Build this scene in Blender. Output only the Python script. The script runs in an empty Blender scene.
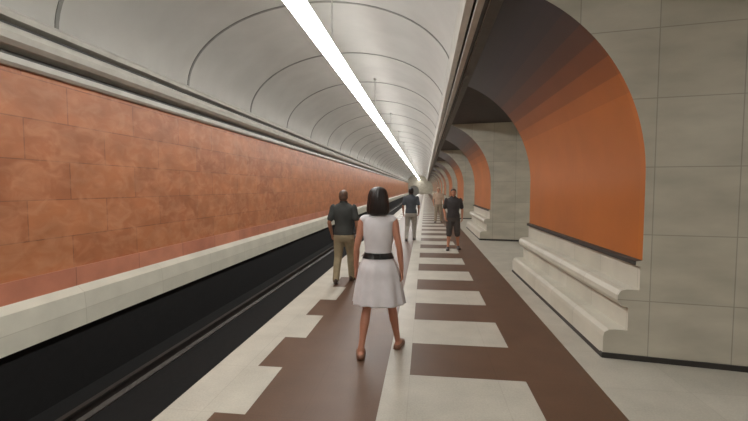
import bpy, bmesh, math, random
from mathutils import Vector, Matrix
random.seed(3)
scene=bpy.context.scene
try: scene.view_settings.view_transform='Standard'
except Exception: pass
def lin(c):
    return tuple(((v/255)/12.92 if v/255<=.04045 else ((v/255+.055)/1.055)**2.4) for v in c)+(1,)
# ---------------------------------------------------------------- materials
def newmat(name):
    m=bpy.data.materials.new(name); m.use_nodes=True
    nt=m.node_tree; b=nt.nodes['Principled BSDF']; return m,nt,b
def simple(name,col,rough=.6,metal=0,var=.12,scale=6,bump=0.0):
    m,nt,b=newmat(name); b.inputs['Roughness'].default_value=rough; b.inputs['Metallic'].default_value=metal
    tc=nt.nodes.new('ShaderNodeTexCoord'); n=nt.nodes.new('ShaderNodeTexNoise'); n.inputs['Scale'].default_value=scale
    n.inputs['Detail'].default_value=5
    nt.links.new(tc.outputs['Object'],n.inputs['Vector'])
    r=nt.nodes.new('ShaderNodeValToRGB'); c=lin(col)
    r.color_ramp.elements[0].position=.3; r.color_ramp.elements[1].position=.7
    r.color_ramp.elements[0].color=tuple(v*(1-var) for v in c[:3])+(1,)
    r.color_ramp.elements[1].color=tuple(min(1,v*(1+var)) for v in c[:3])+(1,)
    nt.links.new(n.outputs['Fac'],r.inputs['Fac']); nt.links.new(r.outputs['Color'],b.inputs['Base Color'])
    if bump:
        bp=nt.nodes.new('ShaderNodeBump'); bp.inputs['Strength'].default_value=bump; bp.inputs['Distance'].default_value=.01
        nt.links.new(n.outputs['Fac'],bp.inputs['Height']); nt.links.new(bp.outputs['Normal'],b.inputs['Normal'])
    return m
def blocks(name,u,v,c1,c2,mort,bw,rh,rough=.4,off=(0,0),ms=.006,offset=.0,nv=.35,nscale=2.5,stretch=(1,1),detail=8,tint=None):
    m,nt,b=newmat(name); L=nt.links.new
    b.inputs['Roughness'].default_value=rough
    g=nt.nodes.new('ShaderNodeNewGeometry'); s=nt.nodes.new('ShaderNodeSeparateXYZ'); L(g.outputs['Position'],s.inputs[0])
    def add(o,k):
        a=nt.nodes.new('ShaderNodeMath'); a.operation='ADD'; a.inputs[1].default_value=k; L(s.outputs[o],a.inputs[0]); return a.outputs[0]
    cb=nt.nodes.new('ShaderNodeCombineXYZ'); L(add(u,off[0]+100*bw),cb.inputs[0]); L(add(v,off[1]+10*rh),cb.inputs[1])
    br=nt.nodes.new('ShaderNodeTexBrick'); br.inputs['Scale'].default_value=1; br.inputs['Brick Width'].default_value=bw
    br.inputs['Row Height'].default_value=rh; br.inputs['Mortar Size'].default_value=ms; br.inputs['Mortar Smooth'].default_value=.3
    br.offset=offset; br.inputs['Color1'].default_value=lin(c1); br.inputs['Color2'].default_value=lin(c2); br.inputs['Mortar'].default_value=lin(mort)
    L(cb.outputs[0],br.inputs['Vector'])
    mp=nt.nodes.new('ShaderNodeMapping'); mp.inputs['Scale'].default_value=(stretch[0],stretch[0],stretch[1]); L(g.outputs['Position'],mp.inputs['Vector'])
    n=nt.nodes.new('ShaderNodeTexNoise'); n.inputs['Scale'].default_value=nscale; n.inputs['Detail'].default_value=detail; L(mp.outputs[0],n.inputs['Vector'])
    mr=nt.nodes.new('ShaderNodeMapRange'); mr.inputs[1].default_value=.3; mr.inputs[2].default_value=.7
    mr.inputs[3].default_value=1-nv; mr.inputs[4].default_value=1+nv*.6; L(n.outputs['Fac'],mr.inputs[0])
    col=br.outputs['Color']
    if tint:
        n3=nt.nodes.new('ShaderNodeTexNoise'); n3.inputs['Scale'].default_value=nscale*2.2; n3.inputs['Detail'].default_value=6; n3.inputs['Distortion'].default_value=.8
        L(mp.outputs[0],n3.inputs['Vector'])
        m3=nt.nodes.new('ShaderNodeMapRange'); m3.inputs[1].default_value=.42; m3.inputs[2].default_value=.68; m3.inputs[4].default_value=.75; L(n3.outputs['Fac'],m3.inputs[0])
        mi=nt.nodes.new('ShaderNodeMix'); mi.data_type='RGBA'; L(m3.outputs[0],mi.inputs[0]); L(col,mi.inputs[6]); mi.inputs[7].default_value=lin(tint); col=mi.outputs[2]
    mx=nt.nodes.new('ShaderNodeVectorMath'); mx.operation='SCALE'; L(col,mx.inputs[0]); L(mr.outputs[0],mx.inputs['Scale'])
    L(mx.outputs[0],b.inputs['Base Color']); return m
def floor_material():
    m,nt,b=newmat('platform_floor_stone'); L=nt.links.new
    g=nt.nodes.new('ShaderNodeNewGeometry'); s=nt.nodes.new('ShaderNodeSeparateXYZ'); L(g.outputs['Position'],s.inputs[0])
    X,Y=s.outputs[0],s.outputs[1]
    def M(op,a,bb):
        n=nt.nodes.new('ShaderNodeMath'); n.operation=op
        for i,q in enumerate((a,bb)):
            if isinstance(q,(int,float)): n.inputs[i].default_value=q
            else: L(q,n.inputs[i])
        return n.outputs[0]
    def band(lo,hi): return M('MULTIPLY',M('GREATER_THAN',X,lo),M('LESS_THAN',X,hi))
    ph=M('MODULO',M('ADD',Y,1.48*20-2.64),1.48)
    browny=M('GREATER_THAN',ph,.76)
    brown=M('ADD',band(-1.27,-.33),band(.85,1.425))
    brown=M('ADD',brown,M('MULTIPLY',browny,M('ADD',band(-1.5,-1.27),band(-.12,.85))))
    brown=M('MINIMUM',brown,1)
    n=nt.nodes.new('ShaderNodeTexNoise'); n.inputs['Scale'].default_value=3; n.inputs['Detail'].default_value=9; L(g.outputs['Position'],n.inputs['Vector'])
    n2=nt.nodes.new('ShaderNodeTexNoise'); n2.inputs['Scale'].default_value=70; n2.inputs['Detail'].default_value=3; L(g.outputs['Position'],n2.inputs['Vector'])
    br=nt.nodes.new('ShaderNodeTexBrick'); br.inputs['Scale'].default_value=1; br.offset=0
    br.inputs['Brick Width'].default_value=.74; br.inputs['Row Height'].default_value=.74; br.inputs['Mortar Size'].default_value=.004
    for k,c in (('Color1',(1,1,1,1)),('Color2',(.95,.95,.94,1)),('Mortar',(.88,.87,.85,1))): br.inputs[k].default_value=c
    mp=nt.nodes.new('ShaderNodeMapping'); mp.inputs['Location'].default_value=(74.12,74-.42,0); L(g.outputs['Position'],mp.inputs[0]); L(mp.outputs[0],br.inputs['Vector'])
    mix=nt.nodes.new('ShaderNodeMix'); mix.data_type='RGBA'; L(brown,mix.inputs[0])
    mix.inputs[6].default_value=lin((182,177,165)); mix.inputs[7].default_value=lin((94,70,54))
    k=M('ADD',M('MULTIPLY',n.outputs['Fac'],.45),M('MULTIPLY',n2.outputs['Fac'],.35)); k=M('ADD',k,.58)
    v=nt.nodes.new('ShaderNodeVectorMath'); v.operation='SCALE'; L(mix.outputs[2],v.inputs[0]); L(k,v.inputs['Scale'])
    v2=nt.nodes.new('ShaderNodeVectorMath'); v2.operation='MULTIPLY'; L(v.outputs[0],v2.inputs[0]); L(br.outputs['Color'],v2.inputs[1])
    L(v2.outputs[0],b.inputs['Base Color']); b.inputs['Roughness'].default_value=.45
    b.inputs['Specular IOR Level'].default_value=.35
    return m
def emis(name,col,st):
    m,nt,b=newmat(name); b.inputs['Base Color'].default_value=col
    b.inputs['Emission Color'].default_value=col; b.inputs['Emission Strength'].default_value=st; return m

M_floor=floor_material()
M_orangewall=blocks('orange_wall_stone',1,2,(182,116,76),(164,100,66),(142,90,64),1.2,.49,.45,ms=.008,offset=.5,nv=.2,nscale=1.7,stretch=(1,1.6),tint=(192,134,98))
M_redband=blocks('red_band_stone',1,2,(196,132,106),(188,122,98),(146,96,78),1.2,3,.4,nv=.2,nscale=2)
M_cream=blocks('cream_ledge_stone',1,2,(208,205,190),(204,201,186),(190,186,170),1.6,4,.45,nv=.1)
M_marX=blocks('marble_end',0,2,(190,185,170),(182,177,161),(154,149,136),.64,.62,.35,off=(-2.07,.05),nv=.16,nscale=1.8,stretch=(1,2.5),ms=.005)
M_marY=blocks('marble_side',1,2,(202,197,183),(197,192,177),(172,167,153),.8,4,.35,nv=.12,nscale=1.8,ms=.004)
shade_steps=[(180,102,40),(166,92,36),(142,78,34),(114,64,36),(90,56,42),(70,50,46),(56,44,46),(48,40,45)]  # orange arch lining, then shade painted in as darker tones towards the crown
M_shadestep=[blocks('vault_shade_step_%d'%i,1,2,c,tuple(int(v*.97) for v in c),tuple(int(v*.94) for v in c),1.35,9,.38,nv=.14,nscale=1.2,ms=.003) for i,c in enumerate(shade_steps)]
M_vault=simple('vault_panel',(186,185,180),.55,var=.07,scale=1.3)
M_seam=simple('seam_metal',(128,128,124),.5,.1)
M_groove=simple('groove_metal',(86,86,84),.5,.1)
M_cornice=simple('cornice_paint',(188,186,178),.45,var=.1,scale=4)
M_dark=simple('dark_trim',(48,45,42),.5)
M_pit=simple('track_bed',(11,10,10),.95,var=.4,scale=12)
M_rail=simple('rail_steel',(80,74,70),.5,.6)
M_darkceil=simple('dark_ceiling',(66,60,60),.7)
M_lamp=emis('lamp_glow',(1,.985,.95,1),24)
M_house=simple('lamp_housing',(190,190,186),.4,.3)

# ---------------------------------------------------------------- mesh helpers
def finish(bm,name,mats,smooth=False,parent=None):
    bmesh.ops.recalc_face_normals(bm,faces=bm.faces[:])
    me=bpy.data.meshes.new(name); bm.to_mesh(me); bm.free()
    for m in (mats if isinstance(mats,(list,tuple)) else [mats]): me.materials.append(m)
    if smooth:
        for p in me.polygons: p.use_smooth=True
    o=bpy.data.objects.new(name,me); scene.collection.objects.link(o)
    if parent: o.parent=parent
    return o
def box(bm,a,b,mi=0):
    vs=[bm.verts.new((x,y,z)) for x in (a[0],b[0]) for y in (a[1],b[1]) for z in (a[2],b[2])]
    for f in ((0,1,3,2),(4,6,7,5),(0,4,5,1),(2,3,7,6),(0,2,6,4),(1,5,7,3)):
        fc=bm.faces.new([vs[i] for i in f]); fc.material_index=mi
def prism(bm,prof,y0,y1,side=None,end=0,y0f=None):
    n=len(prof)
    A=[bm.verts.new((x,(y0f(x) if y0f else y0),z)) for x,z in prof]; B=[bm.verts.new((x,y1,z)) for x,z in prof]
    for i in range(n):
        f=bm.faces.new((A[i],A[(i+1)%n],B[(i+1)%n],B[i])); f.material_index=side[i] if side else 0
    for k in (A,B):
        f=bm.faces.new(k); f.material_index=end
def sharpen(bm,ang=30):
    bm.normal_update()
    for e in bm.edges:
        if len(e.link_faces)==2 and e.calc_face_angle(0)>math.radians(ang): e.smooth=False
def obox(name,a,b,mat,parent=None):
    bm=bmesh.new(); box(bm,a,b); return finish(bm,name,mat,parent=parent)
def empty(name,loc=(0,0,0)):
    e=bpy.data.objects.new(name,None); e.location=loc; scene.collection.objects.link(e); return e
Y0,Y1=-8,112
# ---------------------------------------------------------------- room shell
obox('floor',(-1.88,Y0,-.35),(7,Y1,0),M_floor)
obox('track_bed',(-4.6,Y0+.02,-1.3),(-1.7,Y1-.02,-1.1),M_pit)
bm=bmesh.new(); box(bm,(-1.7,Y0,-1.3),(-1.45,Y1,-.35)); finish(bm,'platform_foundation',M_pit)
bm=bmesh.new()
for x in (-3.98,-2.46):
    prism(bm,[(x-.07,-1.1),(x+.07,-1.1),(x+.07,-1.08),(x+.015,-1.05),(x+.015,-.97),(x+.036,-.96),(x+.036,-.93),(x-.036,-.93),(x-.036,-.96),(x-.015,-.97),(x-.015,-1.05),(x-.07,-1.08)],Y0+.1,Y1-.1)
finish(bm,'rail_track',M_rail)
bm=bmesh.new()
box(bm,(-4.95,Y0,.55),(-4.7,Y1,3.02),0); box(bm,(-4.95,Y0,.30),(-4.67,Y1,.55),1)
prism(bm,[(-4.95,.3),(-4.66,.3),(-4.56,.22),(-4.54,.0),(-4.54,-.22),(-4.95,-.22)],Y0,Y1,[2]*6,2)
box(bm,(-4.95,Y0,-1.3),(-4.62,Y1,-.22),3)
finish(bm,'wall_left',[M_orangewall,M_redband,M_cream,M_pit])
# cornice
bm=bmesh.new()
cp=[(-4.95,3.0),(-4.64,3.0),(-4.60,3.03),(-4.60,3.10),(-4.68,3.12),(-4.68,3.17),(-4.52,3.19),(-4.45,3.23),(-4.43,3.30),(-4.45,3.36),(-4.52,3.40),(-4.62,3.41),(-4.62,3.46),(-4.50,3.48),(-4.48,3.54),(-4.54,3.59),(-4.74,3.62),(-4.95,3.75)]
cs=[0]*len(cp); cs[3]=cs[4]=1; cs[10]=cs[11]=1
prism(bm,cp,Y0,Y1,cs); finish(bm,'trim_1',[M_cornice,M_groove])
# vault
def vaultpt(a,dr=0): return (-2.12+(2.62+dr)*math.cos(a),3.64+(1.52+dr)*math.sin(a))
bm=bmesh.new(); N=40
prof=[vaultpt(math.pi*i/N) for i in range(N+1)]+[vaultpt(math.pi*(N-i)/N,.15) for i in range(N+1)]
prism(bm,prof,Y0,Y1); sharpen(bm); o=finish(bm,'ceiling',M_vault)
for p in o.data.polygons: p.use_smooth=len(p.vertices)==4
bm=bmesh.new(); y=4.7-2.9*4
while y<Y1:
    pr=[vaultpt(math.pi*i/N,.02) for i in range(N+1)]+[vaultpt(math.pi*(N-i)/N,-.012) for i in range(N+1)]
    prism(bm,pr,y,y+.055); y+=2.9
finish(bm,'trim_2',M_seam)
# right edge beam
bm=bmesh.new()
prism(bm,[(.42,3.62),(.50,3.60),(.50,3.64),(.53,3.64),(.53,3.56),(.60,3.55),(.60,3.59),(.66,3.59),(.66,3.55),(.79,3.55),(.79,4.2),(.42,4.2)],Y0,Y1,[0,1,1,0,0,1,1,0,1,1,1,0],0)
finish(bm,'trim_3',[M_cornice,M_groove])
# piers
def nf(y0): return lambda x:y0-.15*(x-1.7)
def pier(y0,y1):
    arc=[(.1+1.9*math.cos(a),1.72+2.0*math.sin(a)) for a in [math.radians(68.4*i/36) for i in range(37)]]
    pl=[(1.70,0),(1.70,.20),(1.71,.245),(1.75,.275),(1.80,.28),(1.90,.28),(1.90,.50),(1.84,.515),(1.81,.56),(1.81,.61),(1.835,.655),(1.88,.67),(1.985,.67),(1.985,.89),(1.95,.90),(1.95,.94),(2.0,.95)]
    prof=pl+arc+[(.8,3.60),(5.0,3.60),(5.0,0)]
    side=[]
    for i in range(len(prof)):
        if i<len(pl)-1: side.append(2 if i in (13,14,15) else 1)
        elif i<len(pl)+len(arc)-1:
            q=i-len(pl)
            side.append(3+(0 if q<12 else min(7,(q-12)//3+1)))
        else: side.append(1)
    bm=bmesh.new(); prism(bm,prof,y0,y1,side,0,nf(y0))
    prism(bm,[(1.685,0),(1.70,.035),(1.70,.0)],y0,y1,[2,2,2],2)
    a=Vector((1.69,y0-.012,0)); b=Vector((5.0,y0-.15*3.3-.012,0)); 
    vs=[bm.verts.new(p) for p in (a,b,b+Vector((0,0,.05)),a+Vector((0,0,.05)))]
    vb=[bm.verts.new(v.co+Vector((0,.05,0))) for v in vs]
    for q in ((0,1,2,3),(7,6,5,4),(0,4,5,1),(1,5,6,2),(2,6,7,3),(3,7,4,0)):
        f=bm.faces.new([(vs+vb)[k] for k in q]); f.material_index=2
    bmesh.ops.recalc_face_normals(bm,faces=bm.faces[:]); sharpen(bm)
    return bm
y=4.0
while y<Y1-5:
    o=finish(pier(y,y+4.0),'marble_pier',[M_marX,M_marY,M_dark]+M_shadestep)
    for p in o.data.polygons:
        if p.material_index>=3: p.use_smooth=True
    y+=8.7
obox('ceiling_passage',(.79,Y0,3.605),(7,Y1,3.8),M_darkceil)
obox('wall_right',(7,Y0,0),(7.2,Y1,3.8),M_marY)
obox('wall_back',(-5,Y0-.2,-1.3),(7.2,Y0,5.3),M_marX)
bm=bmesh.new()
N2=20; cx,cz,r=-3.1,.9,1.4
out=[(-5,-1.3),(cx-r,-1.3)]+[(cx-r*math.cos(math.pi*i/N2),cz+r*math.sin(math.pi*i/N2)) for i in range(N2+1)]+[(cx+r,-1.3),(7.2,-1.3),(7.2,5.4),(-5,5.4)]
prism(bm,out,Y1,Y1+.3); prism(bm,[(cx-r-.1,-1.3),(cx+r+.1,-1.3),(cx+r+.1,3),(cx-r-.1,3)],Y1+.3,Y1+.4,[1]*4,1)
finish(bm,'wall_far',[M_marX,M_seam])
# ---------------------------------------------------------------- lamp
L=empty('fluorescent_ceiling_lamp')
lx,lz=-1.62,3.9
bm=bmesh.new()
prism(bm,[(lx-.14,lz+.05),(lx-.12,lz-.0),(lx-.06,lz-.035),(lx+.06,lz-.035),(lx+.12,lz),(lx+.14,lz+.05)],Y0+.2,Y1-.2)
finish(bm,'diffuser',M_lamp,parent=L)
bm=bmesh.new(); box(bm,(lx-.09,Y0+.2,lz+.05),(lx+.09,Y1-.2,lz+.10))
y=6.95-3*6
def rod(bm,x,y,z0,z1,r):
    bmesh.ops.create_cone(bm,cap_ends=True,segments=10,radius1=r,radius2=r,depth=z1-z0,matrix=Matrix.Translation((x,y,(z0+z1)/2)))
while y<Y1-1:
    if y>Y0+.3:
        rod(bm,lx,y,lz+.1,5.14,.012); rod(bm,lx,y,5.06,5.13,.05)
    y+=6
finish(bm,'housing',M_house,parent=L)
# added fill light, out of view in the central hall behind the piers
H=empty('hall_fill_light')
bm=bmesh.new(); box(bm,(5.7,Y0+1,3.50),(5.9,Y1-1,3.56)); finish(bm,'diffuser',emis('hall_fill_glow',(1,.97,.92,1),14),parent=H)
bm=bmesh.new(); box(bm,(5.66,Y0+1,3.56),(5.94,Y1-1,3.60)); finish(bm,'housing',M_house,parent=H)

# ---------------------------------------------------------------- people
def loft(bm,rings,seg=24,cap=True,mod=None):
    R=[]
    for k,(c,ax,ay) in enumerate(rings):
        c=Vector(c); ax=Vector(ax); ay=Vector(ay); row=[]
        for i in range(seg):
            a=2*math.pi*i/seg; s=mod(a,k) if mod else 1
            row.append(bm.verts.new(c+(ax*math.cos(a)+ay*math.sin(a))*s))
        R.append(row)
    for a,b in zip(R,R[1:]):
        for i in range(seg): bm.faces.new((a[i],a[(i+1)%seg],b[(i+1)%seg],b[i]))
    if cap:
        for row in (R[0],R[-1]): bm.faces.new(row)
def vloft(bm,rows,seg=28,cap=True,mod=None):
    pts=[]
    n=len(rows)
    for i in range(n-1):
        p0,p1,p2,p3=rows[max(i-1,0)],rows[i],rows[i+1],rows[min(i+2,n-1)]
        for t in (0,.25,.5,.75):
            pts.append([.5*((2*b)+(-a+c)*t+(2*a-5*b+4*c-d)*t*t+(-a+3*b-3*c+d)*t**3) for a,b,c,d in zip(p0,p1,p2,p3)])
    pts.append(list(rows[-1]))
    loft(bm,[((0,p[3],p[0]),(max(p[1],.004),0,0),(0,max(p[2],.004),0)) for p in pts],seg,cap,mod)
def tube(bm,pts,rad,ref=(1,0,0),seg=14,sub=4,ends=True):
    P=[Vector(p) for p in pts]; R=[(r,r) if isinstance(r,(int,float)) else r for r in rad]; n=len(P)
    Q=[];S=[]
    for i in range(n-1):
        p0,p1,p2,p3=P[max(i-1,0)],P[i],P[i+1],P[min(i+2,n-1)]
        for k in range(sub):
            t=k/sub; Q.append(.5*((2*p1)+(p2-p0)*t+(2*p0-5*p1+4*p2-p3)*t*t+(3*p1-p0-3*p2+p3)*t**3))
            S.append(tuple(a+(b-a)*t for a,b in zip(R[i],R[i+1])))
    Q.append(P[-1]); S.append(R[-1])
    if ends:
        d0=(Q[0]-Q[1]).normalized(); d1=(Q[-1]-Q[-2]).normalized()
        a0,b0=S[0]; a1,b1=S[-1]; m0=min(a0,b0); m1=min(a1,b1)
        Q=[Q[0]+d0*m0*.95,Q[0]+d0*m0*.65]+Q+[Q[-1]+d1*m1*.65,Q[-1]+d1*m1*.95]
        S=[(a0*.35,b0*.35),(a0*.78,b0*.78)]+S+[(a1*.78,b1*.78),(a1*.35,b1*.35)]
    rings=[]; ref=Vector(ref)
    for i,q in enumerate(Q):
        t=(Q[min(i+1,len(Q)-1)]-Q[max(i-1,0)]).normalized()
        ax=(ref-t*ref.dot(t)).normalized(); ay=t.cross(ax)
        rings.append((q,ax*S[i][0],ay*S[i][1]))
    loft(bm,rings,seg)
def ell(bm,c,r,seg=20,rings=14):
    bmesh.ops.create_uvsphere(bm,u_segments=seg,v_segments=rings,radius=1,matrix=Matrix.Translation(c)@Matrix.Diagonal((r[0],r[1],r[2],1)))
def remeshed(bm,name,mat,vox,parent,smooth=4,extra=None):
    bmesh.ops.recalc_face_normals(bm,faces=bm.faces[:])
    me=bpy.data.meshes.new(name+'_t'); bm.to_mesh(me); bm.free()
    t=bpy.data.objects.new(name+'_t',me); scene.collection.objects.link(t)
    m=t.modifiers.new('r','REMESH'); m.mode='VOXEL'; m.voxel_size=vox
    s=t.modifiers.new('s','SMOOTH'); s.factor=.5; s.iterations=smooth
    dg=bpy.context.evaluated_depsgraph_get(); dg.update()
    me2=bpy.data.meshes.new_from_object(t.evaluated_get(dg))
    bpy.data.objects.remove(t)
    b2=bmesh.new(); b2.from_mesh(me2)
    if extra: extra(b2)
    return finish(b2,name,mat,True,parent)
def person(name,loc,yaw,sc,sp):
    root=empty(name,loc); root.rotation_euler=(0,0,math.radians(yaw)); root.scale=(sc,sc,sc)
    F=sp['female']; vox=sp.get('vox',.01); V=Vector
    hz=1.59
    if F: tor=[(.80,.13,.095,0),(.90,.168,.115,-.012),(.97,.156,.108,-.01),(1.05,.122,.088,0),(1.12,.126,.09,0),(1.22,.143,.104,.006),(1.32,.15,.095,0),(1.38,.150,.075,-.004),(1.42,.10,.062,-.006),(1.455,.058,.055,-.006),(1.50,.046,.05,0),(1.56,.046,.05,0)]
    else: tor=[(.80,.14,.10,0),(.90,.162,.115,-.01),(.98,.156,.112,0),(1.06,.148,.11,.004),(1.15,.155,.112,.004),(1.25,.172,.118,.002),(1.34,.182,.11,-.002),(1.40,.178,.085,-.006),(1.44,.12,.07,-.008),(1.475,.068,.062,-.004),(1.52,.057,.06,0),(1.57,.057,.06,0)]
    sx=.155 if F else .18; k=.86 if F else 1.0
    skin=simple(name+'_skin',sp['skin'],.55,var=.06)
    legs=sp['legs']; arms=sp['arms']
    def legtube(lg):
        h,kn,an=[V(p) for p in lg[:3]]
        mt=h.lerp(kn,.5)+V((0,.012,0)); cf=kn.lerp(an,.33)+V((0,-.014,0)); lo=kn.lerp(an,.7)
        return [h,mt,kn,cf,lo,an],[.088*k+.004,.075*k,.053*k,.056*k,.040*k,.034*k]
    bm=bmesh.new(); vloft(bm,tor)
    for lg in legs:
        pts,rad=legtube(lg); tube(bm,pts,rad)
        an=V(lg[2]); f=V((lg[3],1,0)).normalized(); f2=V((f.y,-f.x,0)); lift=an.z-.085
        z=V((0,0,lift)); g=V((an.x,an.y,0))
        tube(bm,[g-f*.045+V((0,0,.036))+z,g+f*.03+V((0,0,.045))+z,g+f*.10+V((0,0,.030))+z,g+f*.165+V((0,0,.020))+z],[(.028,.034),(.034,.042),(.042,.027),(.034,.016)],ref=f2)
    hands=[]
    for sgn,ar in zip((-1,1),arms):
        sh=V((sgn*sx,-.005,1.375 if F else 1.40)); el=V(ar[0]); wr=V(ar[1])
        tube(bm,[sh+V((-sgn*.05,0,.0)),sh,sh.lerp(el,.45),el,el.lerp(wr,.3),wr],[.045*k,.052*k,.044*k,.036*k,.037*k,.025*k])
        d=(wr-el).normalized(); d=(d+V((0,0,-.25))).normalized()
        t=V((0,1,0)) if abs(d.y)<.8 else V((0,0,1)); t=(t-d*t.dot(d)).normalized()
        nn=V((-sgn,0,0)); nn=(nn-d*nn.dot(d)-t*nn.dot(t)).normalized()
        tube(bm,[wr-d*.01,wr+d*.03,wr+d*.065,wr+d*.085],[(.024,.018),(.034,.016),(.039,.015),(.037,.012)],ref=t)
        hands.append((wr,d,t,nn))
    C=V((0,.008,hz))
    ell(bm,C+V((0,-.012,.025)),(.073,.092,.085)); ell(bm,C+V((0,.012,-.028)),(.058,.068,.083)); ell(bm,C+V((0,.052,-.088)),(.028,.026,.022))
    tube(bm,[C+V((0,.072,.012)),C+V((0,.088,-.02)),C+V((0,.093,-.032))],[.009,.011,.014])
    for s in (-1,1):
        ell(bm,C+V((s*.073,-.008,-.008)),(.011,.02,.032)); ell(bm,C+V((s*.014,.08,-.034)),(.009,.01,.008))
        ell(bm,C+V((s*.03,.066,.022)),(.022,.012,.008))
    def extra(b):
        for wr,d,t,nn in hands:
            for q,(o,ln,r) in enumerate(((.029,.072,.0088),(.0098,.082,.009),(-.0098,.076,.0088),(-.028,.060,.0078))):
                p=wr+d*.078+t*o; dd=(d+t*o*2.0).normalized(); pts=[p]; a=.18
                for w in (.42,.32,.26):
                    a+=.28+.05*q; pts.append(pts[-1]+(dd*math.cos(a)+nn*math.sin(a))*ln*w)
                tube(b,pts,[r*1.05,r,r*.92,r*.8],ref=t,seg=10,sub=2)
            p=wr+d*.022+t*.026; e=(d*.75+t*.65+nn*.2).normalized(); e2=(d*.95+t*.2+nn*.35).normalized()
            tube(b,[p,p+e*.036,p+e*.036+e2*.028,p+e*.036+e2*.050],[.013,.0115,.010,.008],ref=nn,seg=10,sub=2)
    remeshed(bm,'body',skin,vox*.7 if F else vox*.8,root,4,extra)
    bm=bmesh.new()
    for s in (-1,1): ell(bm,C+V((s*.03,.062,.003)),(.015,.013,.008),12,8)
    finish(bm,'eyes',simple(name+'_eye',(225,222,215),.3),True,root)
    bm=bmesh.new()
    for s in (-1,1):
        ell(bm,C+V((s*.03,.0725,.003)),(.006,.004,.006),10,8); tube(bm,[C+V((s*.015,.082,.026)),C+V((s*.03,.08,.031)),C+V((s*.046,.068,.026))],[.003,.004,.002],ref=(0,0,1),seg=8)
    finish(bm,'pupils_and_brows',simple(name+'_brow',(30,22,18),.6),True,root)
    bm=bmesh.new(); ell(bm,C+V((0,.077,-.056)),(.022,.007,.004),14,8); ell(bm,C+V((0,.077,-.063)),(.019,.008,.005),14,8)
    finish(bm,'lips',simple(name+'_lip',(150,82,74),.45),True,root)
    bm=bmesh.new()
    strand=lambda a,kk:1+.022*math.sin(19*a+.3*kk)+.012*math.sin(41*a+kk*.2)
    if sp['hair']=='bob':
        vloft(bm,[(hz+.128,.012,.012,-.02),(hz+.118,.05,.055,-.02),(hz+.09,.082,.09,-.022),(hz+.04,.098,.104,-.026),(hz-.01,.104,.102,-.032),(hz-.06,.110,.094,-.036),(hz-.10,.112,.084,-.038),(hz-.135,.104,.07,-.040),(hz-.155,.075,.05,-.04)],96,True,strand)
    else:
        vloft(bm,[(hz+.124,.012,.012,-.018),(hz+.112,.045,.055,-.018),(hz+.085,.070,.085,-.02),(hz+.045,.079,.096,-.022),(hz+.005,.080,.090,-.028),(hz-.03,.074,.072,-.040),(hz-.065,.060,.05,-.045)],72,True,strand)
    finish(bm,'hair',simple(name+'_hair',sp['haircol'],.45,var=.4,scale=30),True,root)
    shoe=simple(name+'_shoe',sp['shoe'],.4)
    bm=bmesh.new()
    for lg in legs:
        an=V(lg[2]); f=V((lg[3],1,0)).normalized(); f2=V((f.y,-f.x,0)); z=V((0,0,an.z-.085)); g=V((an.x,an.y,0))
        hh=.030 if F else .05
        tube(bm,[g-f*.05+V((0,0,hh))+z,g+f*.03+V((0,0,hh*.95))+z,g+f*.10+V((0,0,.030))+z,g+f*.175+V((0,0,.022))+z],[(.036,hh),(.040,hh*.95),(.048,.030),(.040,.021)],ref=f2,seg=18)
        tube(bm,[g-f*.055+V((0,0,.009))+z,g+f*.03+V((0,0,.009))+z,g+f*.10+V((0,0,.009))+z,g+f*.18+V((0,0,.009))+z],[(.04,.009),(.04,.009),(.052,.009),(.043,.009)],ref=f2,seg=18)
    finish(bm,'shoes',shoe,True,root)
    if F:
        dress=simple(name+'_dress',sp['dress'],.8,var=.05,scale=10)
        rows=[(z,rx+.012,ry+.012,yc) for z,rx,ry,yc in tor if 1.0<z<1.40]
        bm=bmesh.new(); vloft(bm,rows+[(1.42,.128,.072,-.006),(1.432,.098,.066,-.006)])
        for s in (-1,1): tube(bm,[(s*.10,-.004,1.39),(s*.14,-.004,1.385)],[.05,.052])
        remeshed(bm,'bodice',dress,.007,root,5)
        bm=bmesh.new()
        def pl(a,kk):
            t=min(1,kk/24); return 1+.06*t*math.sin(11*a+1.3*math.sin(3*a))+.02*t*math.sin(5*a+1)
        vloft(bm,[(1.06,.136,.102,0),(.99,.162,.116,-.005),(.90,.200,.138,-.01),(.80,.222,.155,0),(.70,.240,.170,.0),(.62,.252,.182,0),(.545,.262,.192,0)],132,False,pl)
        o=finish(bm,'skirt',dress,True,root); s=o.modifiers.new('t','SOLIDIFY'); s.thickness=.004
        bm=bmesh.new(); vloft(bm,[(1.005,.162,.120,-.004),(1.02,.154,.116,-.002),(1.04,.146,.110,0),(1.06,.142,.106,0)],48)
        box(bm,(-.03,-.125,1.01),(.03,-.10,1.058))
        finish(bm,'belt',simple(name+'_belt',(18,17,18),.4),False,root)
    else:
        tr=simple(name+'_trousers',sp['trouser'],.85,var=.1,scale=14,bump=.2)
        bm=bmesh.new(); vloft(bm,[(.78,.145,.11,0),(.86,.175,.127,-.01),(.93,.174,.126,-.006),(1.0,.166,.122,0),(1.05,.160,.118,0)])
        for lg in legs:
            pts,rad=legtube(lg)
            if sp.get('shorts'):
                p=pts[:3]+[pts[2].lerp(pts[3],.35)]; tube(bm,p,[.105,.096,.082,.080],ends=True)
            else:
                tube(bm,pts[:5]+[pts[5]+V((0,0,-.01))],[.104,.094,.074,.070,.064,.062])
        remeshed(bm,'trousers',tr,.011,root,4)
        sh=simple(name+'_shirt',sp['shirt'],.85,var=.12,scale=9,bump=.2)
        bm=bmesh.new()
        vloft(bm,[(.90,.186,.14,0),(.98,.180,.136,0)]+[(z,rx+.018,ry+.018,yc) for z,rx,ry,yc in tor if 1.0<z<1.42]+[(1.455,.125,.082,-.008),(1.485,.078,.074,-.004)])
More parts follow.
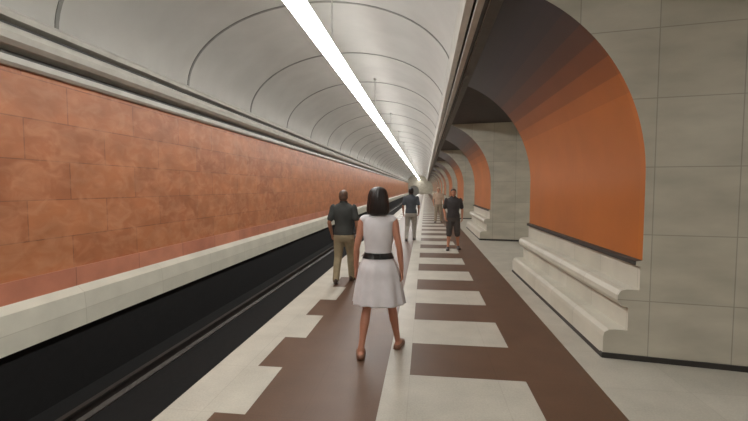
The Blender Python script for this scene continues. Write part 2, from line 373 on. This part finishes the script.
        for sgn,ar in zip((-1,1),arms):
            s0=V((sgn*sx,-.005,1.40)); el=V(ar[0])
            tube(bm,[s0+V((-sgn*.06,0,0)),s0,s0.lerp(el,.4),s0.lerp(el,.75)],[.05,.066,.062,.062])
        remeshed(bm,'shirt',sh,.011,root,5)
        bm=bmesh.new()
        vloft(bm,[(1.47,.078,.076,-.004),(1.50,.072,.072,-.002),(1.515,.068,.069,0)],32,False)
        o=finish(bm,'collar',sh,True,root); s=o.modifiers.new('t','SOLIDIFY'); s.thickness=.006
    return root
walkA=[[(-.09,0,.86),(-.115,-.0,.47),(-.155,-.10,.088),-.15],[(.09,0,.86),(.115,.10,.48),(.145,.16,.088),.15]]
walkC=[[(-.09,0,.86),(-.12,-.0,.47),(-.165,-.10,.088),-.15],[(.09,0,.86),(.13,.10,.48),(.185,.20,.088),.15]]
person('woman',(-.44,3.78,0),0,.95,dict(female=True,vox=.010,skin=(176,122,98),legs=walkC,
  arms=[[(-.215,-.03,1.11),(-.235,.03,.88)],[(.215,-.05,1.11),(.235,.0,.88)]],hair='bob',haircol=(30,20,18),shoe=(120,84,66),dress=(206,202,204)))
walkB=[[(-.09,0,.86),(-.12,.06,.48),(-.14,-.06,.088),-.2],[(.09,0,.86),(.10,.16,.49),(.10,.24,.088),.15]]
person('man',(-1.36,6.62,0),0,.925,dict(female=False,skin=(160,112,86),legs=walkB,
  arms=[[(-.255,-.06,1.13),(-.24,.06,.90)],[(.25,-.05,1.13),(.24,.10,.91)]],hair='short',haircol=(86,64,52),shoe=(60,48,40),trouser=(150,138,112),shirt=(56,58,56)))
person('man',(.74,10.7,0),180,.935,dict(female=False,vox=.012,skin=(176,122,94),legs=walkA,shorts=True,
  arms=[[(-.25,-.04,1.13),(-.24,.08,.90)],[(.25,-.05,1.13),(.23,.10,.92)]],hair='short',haircol=(60,42,32),shoe=(50,42,38),trouser=(72,66,62),shirt=(60,56,56)))
person('man',(-.42,12.2,0),0,.95,dict(female=False,vox=.014,skin=(150,104,82),legs=walkB,
  arms=[[(-.25,-.04,1.13),(-.25,.06,.90)],[(.25,-.05,1.13),(.24,.10,.92)]],hair='short',haircol=(28,22,20),shoe=(80,76,72),trouser=(160,156,148),shirt=(70,74,80)))
person('man',(.62,19.0,0),180,.95,dict(female=False,vox=.014,skin=(186,136,108),legs=walkA,
  arms=[[(-.25,-.04,1.13),(-.25,.06,.90)],[(.25,-.05,1.13),(.24,.10,.92)]],hair='short',haircol=(120,86,58),shoe=(90,80,74),trouser=(160,148,130),shirt=(190,166,146)))
# ---------------------------------------------------------------- world + camera
w=bpy.data.worlds.new('world'); scene.world=w; w.use_nodes=True
w.node_tree.nodes['Background'].inputs[0].default_value=(.5,.5,.5,1); w.node_tree.nodes['Background'].inputs[1].default_value=.2
cam=bpy.data.cameras.new('camera'); co=bpy.data.objects.new('camera',cam); scene.collection.objects.link(co)
co.location=(0,0,1.62); co.rotation_euler=(math.radians(90-3.22),0,math.radians(7.27))
cam.sensor_width=36; cam.lens=400/748*36; cam.clip_start=.05; cam.clip_end=200
scene.camera=co
